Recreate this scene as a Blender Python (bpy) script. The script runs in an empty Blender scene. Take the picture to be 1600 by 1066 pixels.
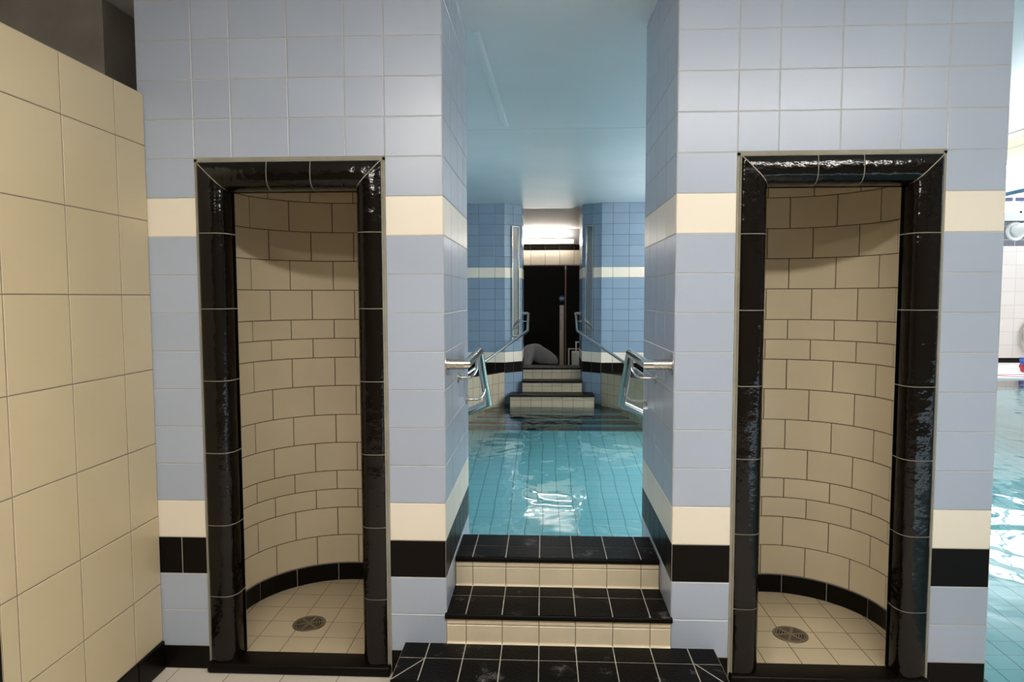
import bpy, bmesh, math, random
from mathutils import Vector, Matrix
random.seed(7)
PI = math.pi
COL = bpy.context.scene.collection
sc = bpy.context.scene

# ------------------------------------------------------------------ materials
def lin(c):
    return tuple(((x/12.92) if x <= .04045 else ((x+.055)/1.055)**2.4) for x in c)

def new_mat(name):
    m = bpy.data.materials.new(name); m.use_nodes = True
    nt = m.node_tree; b = nt.nodes['Principled BSDF']
    return m, nt, b

def N(nt, t, **kw):
    n = nt.nodes.new(t)
    for k, v in kw.items(): setattr(n, k, v)
    return n

def mat(name, rgb, rough=.4, metal=0, spec=.5, var=.0, bump=0, bscale=30, bdist=.01, emit=0, mottled=0, mscale=6, coat=0):
    m, nt, b = new_mat(name)
    b.inputs['Base Color'].default_value = (*rgb, 1)
    b.inputs['Roughness'].default_value = rough
    b.inputs['Metallic'].default_value = metal
    b.inputs['Specular IOR Level'].default_value = spec
    b.inputs['Coat Weight'].default_value = coat
    src = None
    if var or mottled:
        hsv = N(nt, 'ShaderNodeHueSaturation'); hsv.inputs['Color'].default_value = (*rgb, 1)
        add = N(nt, 'ShaderNodeMath', operation='ADD'); add.inputs[0].default_value = 1; add.inputs[1].default_value = 0
        if var:
            a = N(nt, 'ShaderNodeAttribute', attribute_name='var')
            mr = N(nt, 'ShaderNodeMapRange'); mr.inputs['To Min'].default_value = 1-var; mr.inputs['To Max'].default_value = 1+var
            nt.links.new(a.outputs['Fac'], mr.inputs['Value']); nt.links.new(mr.outputs[0], add.inputs[0])
        if mottled:
            tc = N(nt, 'ShaderNodeTexCoord'); no = N(nt, 'ShaderNodeTexNoise'); no.inputs['Scale'].default_value = mscale; no.inputs['Detail'].default_value = 5
            nt.links.new(tc.outputs['Object'], no.inputs['Vector'])
            mr2 = N(nt, 'ShaderNodeMapRange'); mr2.inputs['From Min'].default_value = .3; mr2.inputs['From Max'].default_value = .7
            mr2.inputs['To Min'].default_value = -mottled; mr2.inputs['To Max'].default_value = mottled
            nt.links.new(no.outputs['Fac'], mr2.inputs['Value']); nt.links.new(mr2.outputs[0], add.inputs[1])
        nt.links.new(add.outputs[0], hsv.inputs['Value']); nt.links.new(hsv.outputs[0], b.inputs['Base Color'])
    if bump:
        tc = N(nt, 'ShaderNodeTexCoord'); no = N(nt, 'ShaderNodeTexNoise'); no.inputs['Scale'].default_value = bscale; no.inputs['Detail'].default_value = 3
        nt.links.new(tc.outputs['Object'], no.inputs['Vector'])
        bp = N(nt, 'ShaderNodeBump'); bp.inputs['Strength'].default_value = bump; bp.inputs['Distance'].default_value = bdist
        nt.links.new(no.outputs['Fac'], bp.inputs['Height']); nt.links.new(bp.outputs[0], b.inputs['Normal'])
    if emit:
        b.inputs['Emission Color'].default_value = (*rgb, 1); b.inputs['Emission Strength'].default_value = emit
    return m

def grid_mat(name, rgb, grout, sx, sy, ox=0, oy=0, w=.004, wy=None, axes='XY', rough=.35, wob=0, vary=.04, rot=0):
    """square tiles laid on a plane, drawn from the world position"""
    m, nt, b = new_mat(name)
    g = N(nt, 'ShaderNodeNewGeometry'); vec = g.outputs['Position']
    if rot:
        vr = N(nt, 'ShaderNodeVectorRotate', rotation_type='Z_AXIS'); vr.inputs['Angle'].default_value = rot
        nt.links.new(vec, vr.inputs['Vector']); vec = vr.outputs[0]
    if wob:
        no = N(nt, 'ShaderNodeTexNoise'); no.inputs['Scale'].default_value = 1.6; no.inputs['Detail'].default_value = 2
        nt.links.new(vec, no.inputs['Vector'])
        sub = N(nt, 'ShaderNodeVectorMath', operation='SUBTRACT'); sub.inputs[1].default_value = (.5, .5, .5)
        nt.links.new(no.outputs['Color'], sub.inputs[0])
        scl = N(nt, 'ShaderNodeVectorMath', operation='SCALE'); scl.inputs['Scale'].default_value = wob
        nt.links.new(sub.outputs[0], scl.inputs[0])
        ad = N(nt, 'ShaderNodeVectorMath', operation='ADD'); nt.links.new(vec, ad.inputs[0]); nt.links.new(scl.outputs[0], ad.inputs[1]); vec = ad.outputs[0]
    sep = N(nt, 'ShaderNodeSeparateXYZ'); nt.links.new(vec, sep.inputs[0])
    masks = []; cells = []
    for ax, s, o, w in ((axes[0], sx, ox, w), (axes[1], sy, oy, wy or w)):
        a = N(nt, 'ShaderNodeMath', operation='SUBTRACT'); nt.links.new(sep.outputs[ax], a.inputs[0]); a.inputs[1].default_value = o
        d = N(nt, 'ShaderNodeMath', operation='DIVIDE'); nt.links.new(a.outputs[0], d.inputs[0]); d.inputs[1].default_value = s
        fr = N(nt, 'ShaderNodeMath', operation='FRACT'); nt.links.new(d.outputs[0], fr.inputs[0])
        fl = N(nt, 'ShaderNodeMath', operation='FLOOR'); nt.links.new(d.outputs[0], fl.inputs[0]); cells.append(fl)
        p = N(nt, 'ShaderNodeMath', operation='PINGPONG'); nt.links.new(fr.outputs[0], p.inputs[0]); p.inputs[1].default_value = .5
        l = N(nt, 'ShaderNodeMath', operation='LESS_THAN'); nt.links.new(p.outputs[0], l.inputs[0]); l.inputs[1].default_value = w/2/s
        masks.append(l)
    mx = N(nt, 'ShaderNodeMath', operation='MAXIMUM'); nt.links.new(masks[0].outputs[0], mx.inputs[0]); nt.links.new(masks[1].outputs[0], mx.inputs[1])
    cb = N(nt, 'ShaderNodeCombineXYZ'); nt.links.new(cells[0].outputs[0], cb.inputs[0]); nt.links.new(cells[1].outputs[0], cb.inputs[1])
    wn = N(nt, 'ShaderNodeTexWhiteNoise', noise_dimensions='3D'); nt.links.new(cb.outputs[0], wn.inputs['Vector'])
    mr = N(nt, 'ShaderNodeMapRange'); mr.inputs['To Min'].default_value = 1-vary; mr.inputs['To Max'].default_value = 1+vary
    nt.links.new(wn.outputs['Value'], mr.inputs['Value'])
    hsv = N(nt, 'ShaderNodeHueSaturation'); hsv.inputs['Color'].default_value = (*rgb, 1); nt.links.new(mr.outputs[0], hsv.inputs['Value'])
    mix = N(nt, 'ShaderNodeMix', data_type='RGBA')
    nt.links.new(mx.outputs[0], mix.inputs[0]); nt.links.new(hsv.outputs[0], mix.inputs[6]); mix.inputs[7].default_value = (*grout, 1)
    nt.links.new(mix.outputs[2], b.inputs['Base Color'])
    b.inputs['Roughness'].default_value = rough
    return m

M = {}
M['blue'] = mat('blue_glazed_tile', (.365, .41, .49), .30, var=.035, mottled=.02, mscale=1.5, bump=.04, bscale=7, bdist=.02)
M['far_blue'] = mat('dimmed_far_blue_tile', (.20, .285, .375), .25, var=.05)  # darker copy of the blue tile, dimness and pool bounce put into its colour
M['cream'] = mat('ivory_tile', (.76, .69, .57), .32, var=.03)
M['black'] = mat('black_brown_tile', (.004, .0026, .0016), .38, spec=.14, var=.2)
M['grout'] = mat('pale_grout', (.44, .40, .33), .9, mottled=.12, mscale=14)
M['frame_grout'] = mat('grey_brown_grout', (.26, .24, .185), .9, mottled=.12, mscale=14)
M['wall_grout'] = mat('taupe_grout', (.20, .16, .125), .9)
M['dark_grout'] = mat('brown_grout', (.10, .075, .045), .9)
M['tan'] = mat('tan_tile', (.56, .46, .29), .34, var=.02, mottled=.03, mscale=2)
M['niche'] = mat('buff_niche_tile', (.64, .55, .39), .24, var=.03, mottled=.04, mscale=4, bump=.06, bscale=9, bdist=.01)
M['frame'] = mat('glossy_black_surround_tile', (.0045, .003, .002), .12, spec=.34, var=.25, bump=.36, bscale=17, bdist=.014)
M['riser'] = mat('ivory_riser_tile', (.66, .56, .39), .3, var=.03, mottled=.05, mscale=9)
M['far_riser'] = mat('dimmed_ivory_tile', (.43, .375, .27), .3, var=.04)  # ivory tile darkened, the dimness of the far side put into its colour
M['steel'] = mat('polished_steel', (.72, .70, .66), .16, metal=1)
M['brushed'] = mat('brushed_steel', (.50, .48, .44), .34, metal=1)
M['drain'] = mat('drain_metal', (.36, .32, .26), .38, metal=1)
M['dark'] = mat('shade_black', (.008, .007, .006), .8)  # near-black for recess and drain slots, shade put into the colour
M['ceiling'] = mat('pool_tinted_ceiling_paint', (.84, .88, .92), .30, mottled=.04, mscale=1.2, bump=.10, bscale=3, bdist=.02)  # blue of the light reflected off the pool, put into the colour
M['white_paint'] = mat('white_paint', (.80, .78, .74), .6)
M['room_tile'] = grid_mat('tan_room_tile', (.20, .15, .10), (.15, .12, .08), .3, .3, .05, .10, .006, axes='XZ')
M['grey_plaster'] = mat('dark_grey_plaster', (.27, .24, .205), .8, mottled=.25, mscale=4, bump=.2, bscale=60, bdist=.003)
M['door'] = mat('black_door_laminate', (.004, .0033, .0035), .45, spec=.15)
M['lamp'] = mat('lit_tube', (1, .93, .84), .5, emit=16)
M['lamp_front'] = mat('lit_diffuser', (1, .925, .83), .5, emit=27)
M['fill_long'] = mat('fill_long_diffuser', (1, .95, .88), .5, emit=27)  # glow of the added long fill light
M['fill_pool'] = mat('pool_fill_glow', (1, .98, .97), .5, emit=37)  # glow of the added pool tubes
M['lamp_cool'] = mat('lit_cool_tube', (.95, .97, 1), .5, emit=13)
M['white'] = mat('white_enamel', (.8, .8, .8), .35)
M['mirror'] = mat('grey_mirror', (.30, .31, .31), .12, metal=.8)
M['sign_blue'] = mat('sign_blue', (.02, .13, .42), .4)
M['grey_cloth'] = mat('grey_tshirt_cloth', (.42, .41, .41), .9, bump=.4, bscale=14, bdist=.02)
M['skin'] = mat('skin', (.42, .22, .14), .5)
M['hair'] = mat('dark_hair', (.03, .02, .015), .7)
M['trouser'] = mat('navy_cloth', (.03, .035, .05), .9)
M['copper'] = mat('door_edge_brown', (.20, .12, .08), .5)
M['blue_plastic'] = mat('blue_plastic', (.02, .10, .42), .4)
M['red_plastic'] = mat('red_plastic', (.45, .02, .05), .4)
M['beam'] = mat('beige_beam_panel', (.60, .53, .40), .6, mottled=.05)
M['beam_blue'] = mat('blue_beam_trim', (.20, .36, .62), .5)
M['dash'] = mat('slate_blue_strip', (.05, .055, .13), .6)
M['grey_paint'] = mat('light_grey_paint', (.50, .50, .52), .6)
M['navy_tile'] = grid_mat('navy_band_tile', (.035, .032, .055), (.4, .4, .42), .3, .3, 0, .06, .008, axes='XZ')
M['white_tile'] = grid_mat('white_hall_tile', (.62, .54, .50), (.45, .40, .36), .3, .3, .05, .10, .010, axes='XZ')
M['white_side_tile'] = grid_mat('white_hall_side_tile', (.74, .66, .60), (.52, .47, .43), .3, .3, .05, .10, .010, axes='YZ')
M['floor'] = grid_mat('pale_floor_tile', (.62, .55, .47), (.22, .18, .15), .223, .223, -1.487, -.22, .004)
M['deck'] = grid_mat('white_deck_tile', (.80, .76, .74), (.6, .57, .54), .15, .15, 0, 0, .004)
M['niche_floor'] = grid_mat('buff_floor_tile', (.52, .43, .29), (.13, .10, .06), .142, .14, -1.249, .214, .0035, rough=.3)
M['niche_floor_right'] = grid_mat('buff_floor_tile_right', (.55, .46, .31), (.10, .07, .04), .145, .14, .895, .214, .004, rough=.3)
M['pool_floor'] = grid_mat('pool_floor_tile', (.25, .51, .54), (.07, .20, .23), .15, .15, -.024, .0, .008, wy=.004, wob=.06, vary=.03)
M['pool_wall'] = grid_mat('pool_wall_tile', (.36, .66, .72), (.06, .16, .18), .15, .15, 0, -.02, .010, axes='XZ', vary=.03)
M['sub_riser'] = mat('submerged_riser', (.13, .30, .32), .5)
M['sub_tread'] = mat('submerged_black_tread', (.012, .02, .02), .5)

def tread_mat():
    m, nt, b = new_mat('black_anti_slip_tile')
    tc = N(nt, 'ShaderNodeTexCoord')
    vo = N(nt, 'ShaderNodeTexVoronoi'); vo.inputs['Scale'].default_value = 95
    mp = N(nt, 'ShaderNodeMapping'); mp.inputs['Scale'].default_value = (1, 1.6, 1)
    nt.links.new(tc.outputs['Object'], mp.inputs[0]); nt.links.new(mp.outputs[0], vo.inputs['Vector'])
    bp = N(nt, 'ShaderNodeBump'); bp.inputs['Strength'].default_value = .35; bp.inputs['Distance'].default_value = .002
    nt.links.new(vo.outputs['Distance'], bp.inputs['Height']); nt.links.new(bp.outputs[0], b.inputs['Normal'])
    # worn, chalky scuffs
    no = N(nt, 'ShaderNodeTexNoise'); no.inputs['Scale'].default_value = 7; no.inputs['Detail'].default_value = 8; no.inputs['Roughness'].default_value = .7
    nt.links.new(tc.outputs['Object'], no.inputs['Vector'])
    cr = N(nt, 'ShaderNodeMapRange'); cr.inputs['From Min'].default_value = .58; cr.inputs['From Max'].default_value = .72; cr.inputs['To Max'].default_value = .5
    nt.links.new(no.outputs['Fac'], cr.inputs['Value'])
    lt = N(nt, 'ShaderNodeMath', operation='GREATER_THAN'); lt.inputs[1].default_value = .42; nt.links.new(vo.outputs['Distance'], lt.inputs[0])
    mu = N(nt, 'ShaderNodeMath', operation='MULTIPLY'); nt.links.new(cr.outputs[0], mu.inputs[0]); nt.links.new(lt.outputs[0], mu.inputs[1])
    mix = N(nt, 'ShaderNodeMix', data_type='RGBA'); nt.links.new(mu.outputs[0], mix.inputs[0])
    mix.inputs[6].default_value = (.0035, .0027, .0023, 1); mix.inputs[7].default_value = (.35, .32, .30, 1)
    nt.links.new(mix.outputs[2], b.inputs['Base Color']); b.inputs['Roughness'].default_value = .36; b.inputs['Specular IOR Level'].default_value = .06
    return m
M['tread'] = tread_mat()

def water_mat():
    m = bpy.data.materials.new('pool_water_surface'); m.use_nodes = True; nt = m.node_tree
    nt.nodes.remove(nt.nodes['Principled BSDF']); out = nt.nodes['Material Output']
    tr = N(nt, 'ShaderNodeBsdfTransparent'); tr.inputs['Color'].default_value = (.86, .98, .99, 1)
    gl = N(nt, 'ShaderNodeBsdfGlossy'); gl.inputs['Roughness'].default_value = .015; gl.inputs['Color'].default_value = (1, 1, 1, 1)
    fr = N(nt, 'ShaderNodeFresnel'); fr.inputs['IOR'].default_value = 1.33
    g = N(nt, 'ShaderNodeNewGeometry')
    mp = N(nt, 'ShaderNodeMapping'); mp.inputs['Scale'].default_value = (1, .75, 1)
    nt.links.new(g.outputs['Position'], mp.inputs[0])
    n1 = N(nt, 'ShaderNodeTexNoise'); n1.inputs['Scale'].default_value = 2.2; n1.inputs['Detail'].default_value = 1.5; n1.inputs['Distortion'].default_value = .8
    n2 = N(nt, 'ShaderNodeTexNoise'); n2.inputs['Scale'].default_value = 9; n2.inputs['Detail'].default_value = 1.0
    nt.links.new(mp.outputs[0], n1.inputs['Vector']); nt.links.new(mp.outputs[0], n2.inputs['Vector'])
    ml = N(nt, 'ShaderNodeMath', operation='MULTIPLY_ADD'); ml.inputs[1].default_value = .10
    nt.links.new(n2.outputs['Fac'], ml.inputs[0]); nt.links.new(n1.outputs['Fac'], ml.inputs[2])
    bp = N(nt, 'ShaderNodeBump'); bp.inputs['Strength'].default_value = 1.0; bp.inputs['Distance'].default_value = .014
    nt.links.new(ml.outputs[0], bp.inputs['Height'])
    nt.links.new(bp.outputs[0], gl.inputs['Normal'])
    mix = N(nt, 'ShaderNodeMixShader')
    nt.links.new(fr.outputs[0], mix.inputs[0]); nt.links.new(tr.outputs[0], mix.inputs[1]); nt.links.new(gl.outputs[0], mix.inputs[2])
    nt.links.new(mix.outputs[0], out.inputs['Surface'])
    return m
M['water'] = water_mat()

# ------------------------------------------------------------------ mesh builder
class MB:
    def __init__(s): s.v = []; s.f = []; s.m = []; s.a = []; s.sm = []; s.mats = []
    def slot(s, m):
        m = M[m] if isinstance(m, str) else m
        if m not in s.mats: s.mats.append(m)
        return s.mats.index(m)
    def face(s, pts, m, var=.5, smooth=False):
        i = len(s.v); s.v += [tuple(p) for p in pts]; s.f.append(tuple(range(i, i+len(pts)))); s.m.append(s.slot(m)); s.a.append(var); s.sm.append(smooth)
    def poly(s, verts, faces, m, var=.5, smooth=False):
        i = len(s.v); s.v += [tuple(p) for p in verts]; k = s.slot(m)
        for f in faces: s.f.append(tuple(i+j for j in f)); s.m.append(k); s.a.append(var); s.sm.append(smooth)
    def box(s, a, b, m, bev=0):
        (x0, y0, z0), (x1, y1, z1) = a, b
        if not bev:
            V = [(x, y, z) for z in (z0, z1) for y in (y0, y1) for x in (x0, x1)]
            s.poly(V, [(0, 2, 3, 1), (4, 5, 7, 6), (0, 1, 5, 4), (2, 6, 7, 3), (0, 4, 6, 2), (1, 3, 7, 5)], m); return
        bm = bmesh.new(); bmesh.ops.create_cube(bm, size=1)
        for v in bm.verts: v.co = Vector(((x0+x1)/2+v.co.x*(x1-x0), (y0+y1)/2+v.co.y*(y1-y0), (z0+z1)/2+v.co.z*(z1-z0)))
        bmesh.ops.bevel(bm, geom=bm.edges[:], offset=bev, segments=3, affect='EDGES', profile=.5)
        s.addbm(bm, m, True)
    def addbm(s, bm, m, smooth=False, mx=None):
        bm.verts.ensure_lookup_table(); bm.verts.index_update()
        s.poly([(mx @ v.co) if mx else v.co[:] for v in bm.verts], [[v.index for v in f.verts] for f in bm.faces], m, smooth=smooth); bm.free()
    def tube(s, pts, r, m, seg=20, caps=True, closed=False):
        pts = [Vector(p) for p in pts]; n = len(pts)
        rr = r if isinstance(r, (list, tuple)) else [r]*n
        dirs = []
        for i in range(n):
            if closed: a = pts[i]-pts[i-1]; b = pts[(i+1) % n]-pts[i]
            else:
                a = pts[i]-pts[i-1] if i else pts[1]-pts[0]; b = pts[i+1]-pts[i] if i < n-1 else a
            dirs.append((a.normalized(), b.normalized()))
        ref = Vector((0, 0, 1)) if abs(dirs[0][0].z) < .9 else Vector((1, 0, 0))
        rings = []; u = None
        for i in range(n):
            a, b = dirs[i]
            if u is None: u = (ref - a*ref.dot(a)).normalized()
            else:
                u = u - a*u.dot(a); u.normalize()
            w = a.cross(u); t = (a+b)
            t = t.normalized() if t.length > 1e-6 else a
            ring = []
            for k in range(seg):
                an = 2*PI*k/seg; o = (u*math.cos(an)+w*math.sin(an))*rr[i]
                # slide along the incoming direction onto the mitre plane
                d = a.dot(t)
                o = o - a*(o.dot(t)/d if abs(d) > .2 else 0)
                ring.append(pts[i]+o)
            rings.append(ring)
        V = [p for r_ in rings for p in r_]; F = []
        last = n if closed else n-1
        for i in range(last):
            for k in range(seg):
                j = (i+1) % n
                F.append((i*seg+k, i*seg+(k+1) % seg, j*seg+(k+1) % seg, j*seg+k))
        s.poly(V, F, m, smooth=True)
        if caps and not closed:
            s.face(list(reversed(rings[0])), m); s.face(rings[-1], m)
    def disc(s, c, axis, r, h, m, seg=32, r2=None):
        c = Vector(c); ax = Vector(axis).normalized()
        s.tube([c, c+ax*h], [r, r if r2 is None else r2], m, seg)
    def tile(s, fn, s0, s1, z0, z1, m, off=.0016, gap=.0012, inset=.0020, nseg=1):
        """one glazed tile with eased edges; fn(s, z, off) gives the point"""
        var = random.random(); g = gap
        S = [s0+g+(s1-s0-2*g)*i/nseg for i in range(nseg+1)]
        Si = [s0+g+inset+(s1-s0-2*g-2*inset)*i/nseg for i in range(nseg+1)]
        lo = [fn(a, z0+g, 0) for a in S]; hi = [fn(a, z1-g, 0) for a in S]
        li = [fn(a, z0+g+inset, off) for a in Si]; ti = [fn(a, z1-g-inset, off) for a in Si]
        for i in range(nseg):
            s.face([li[i], li[i+1], ti[i+1], ti[i]], m, var, smooth=nseg > 1)
            s.face([lo[i], lo[i+1], li[i+1], li[i]], m, var)
            s.face([ti[i], ti[i+1], hi[i+1], hi[i]], m, var)
        s.face([lo[0], li[0], ti[0], hi[0]], m, var); s.face([li[-1], lo[-1], hi[-1], ti[-1]], m, var)
    def build(s, name, parent=None, kind=None, label=None, cat=None, group=None, loc=None):
        me = bpy.data.meshes.new(name)
        V = s.v
        if loc is not None:
            V = [(p[0]-loc[0], p[1]-loc[1], p[2]-loc[2]) for p in V]
        me.from_pydata([tuple(p) for p in V], [], s.f)
        for m in s.mats: me.materials.append(m)
        me.polygons.foreach_set('material_index', s.m); me.polygons.foreach_set('use_smooth', s.sm)
        at = me.attributes.new('var', 'FLOAT', 'FACE'); at.data.foreach_set('value', s.a)
        me.update()
        # weld shared vertices so that smooth faces shade as one
        bm = bmesh.new(); bm.from_mesh(me); bmesh.ops.remove_doubles(bm, verts=bm.verts, dist=1e-5)
        for e in bm.edges:
            if len(e.link_faces) == 2 and (e.link_faces[0].smooth or e.link_faces[1].smooth): e.smooth = e.calc_face_angle(0) < .7
        bm.to_mesh(me); bm.free()
        o = bpy.data.objects.new(name, me); COL.objects.link(o)
        if loc is not None: o.location = loc
        if parent: o.parent = parent
        if kind: o['kind'] = kind
        if label: o['label'] = label
        if cat: o['category'] = cat
        if group: o['group'] = group
        return o

def thing(name, label, cat, group=None):
    """an Empty at the world origin's frame; its place is set by root_to()"""
    o = bpy.data.objects.new(name, None); COL.objects.link(o); o['label'] = label; o['category'] = cat; o.empty_display_size = .1
    if group: o['group'] = group
    return o

def root_to(o, loc):
    """put the Empty at the base of its thing while its parts stay where they are"""
    o.location = loc
    for c in list(o.children):
        c.matrix_parent_inverse = Matrix.Translation(-Vector(loc))

def lin_fn(o, u, n):
    o, u, n = Vector(o), Vector(u).normalized(), Vector(n).normalized()
    return lambda s, z, off: o+u*s+Vector((0, 0, z))+n*off

# ------------------------------------------------------------------ shared numbers
H = .15; ZT = .0975+12*H                     # ZT: top of the upper ivory row
CEIL = 2.82
def rows(zshift=0, lo=0.0, hi=CEIL, blue='blue'):
    """tile courses of the pool walls: (z0, z1, material)"""
    R = []
    for i in range(-7, 12):
        z1 = ZT-i*H+zshift; z0 = z1-H
        m = {0: 'cream', 8: 'cream', 9: 'black'}.get(i, blue)
        if z1 > hi: z1 = hi
        if z0 < lo: z0 = max(z0, lo)
        if z1-z0 > .01: R.append((z0, z1, m))
    if lo < .0975+zshift-.01: R.append((lo, .0975+zshift, 'black'))
    return R

XA, XL, XR, XE = -1.577, -.389, .496, 1.695
def pier(name, x0, x1, inner, cols, nx0, nx1, strips, jamb, blk, side_x):
    """near pier: tiled front round the niche, tiled passage side, chamfer and pool side"""
    b = MB(); B = .0
    nz = 2.036
    # grout bed of the front, with the hole for the niche
    b.face([(x0, B, 0), (nx0, B, 0), (nx0, B, CEIL), (x0, B, CEIL)], 'grout')
    b.face([(nx1, B, 0), (x1, B, 0), (x1, B, CEIL), (nx1, B, CEIL)], 'grout')
    b.face([(nx0, B, nz), (nx1, B, nz), (nx1, B, CEIL), (nx0, B, CEIL)], 'grout')
    fn = lambda s, z, off: Vector((s, -off, z))
    for z0, z1, m in rows():
        if z0 > 2.04:
            for a, c in zip(cols[:-1], cols[1:]): b.tile(fn, a, c, z0, z1, m)
        else:
            for a, c, sp in strips:
                if m == 'black' and sp and z0 > .2: b.tile(fn, a, sp, z0, z1, m); b.tile(fn, sp, c, z0, z1, m)
                else: b.tile(fn, a, c, z0, z1, m)
    # passage side
    sgn = 1 if inner == x1 else -1
    ch = .22
    P = [(inner, 0), (inner, .80), (inner-sgn*ch, 1.02), (side_x, 1.02), (side_x, 0)]
    for p, q in zip(P[:-1], P[1:]):
        b.face([(p[0], p[1], -.55), (q[0], q[1], -.55), (q[0], q[1], CEIL), (p[0], p[1], CEIL)], 'grout')
    fj = lambda s, z, off: Vector((inner+sgn*off, s, z))
    for z0, z1, m in rows():
        E = [0]+(blk if m == 'black' else jamb)+[.80]
        for a, c in zip(E[:-1], E[1:]): b.tile(fj, a, c, z0, z1, m)
    d = Vector((-sgn*ch, ch, 0)); nrm = Vector((sgn, 1, 0)); L = d.length
    fc = lin_fn((inner, .80, 0), d, nrm)
    fb = lin_fn((inner-sgn*ch, 1.02, 0), (-sgn, 0, 0), (0, 1, 0)); W = abs(side_x-(inner-sgn*ch))
    fs = lin_fn((side_x, 0, 0), (0, 1, 0), (-sgn, 0, 0))
    for z0, z1, m in rows():
        for k in range(2): b.tile(fc, k*L/2, (k+1)*L/2, z0, z1, m)
        n = round(W/.2)
        for k in range(n): b.tile(fb, k*W/n, (k+1)*W/n, z0, z1, m)
        if sgn < 0 or True:
            for k in range(5): b.tile(fs, k*.204, (k+1)*.204, z0, z1, m)
    b.build(name, kind='structure')

def xs(*a): return list(a)
pier('wall_left', XA, XL, XL, [XA, -1.357, -1.209, -.984, -.764, -.612, XL], -1.345, -.625,
     [(XA, -1.357, -1.46), (-.612, XL, None)], [.212, .435, .636], [.13, .272, .424, .56, .69], XA)
pier('wall_right', XR, XE, XR, [XR, .719, .869, 1.093, 1.315, 1.477, XE], .735, 1.467,
     [(XR, .719, None), (1.479, XE, None)], [.212, .435, .636], [.12, .271, .421, .54, .68], XE)

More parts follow.
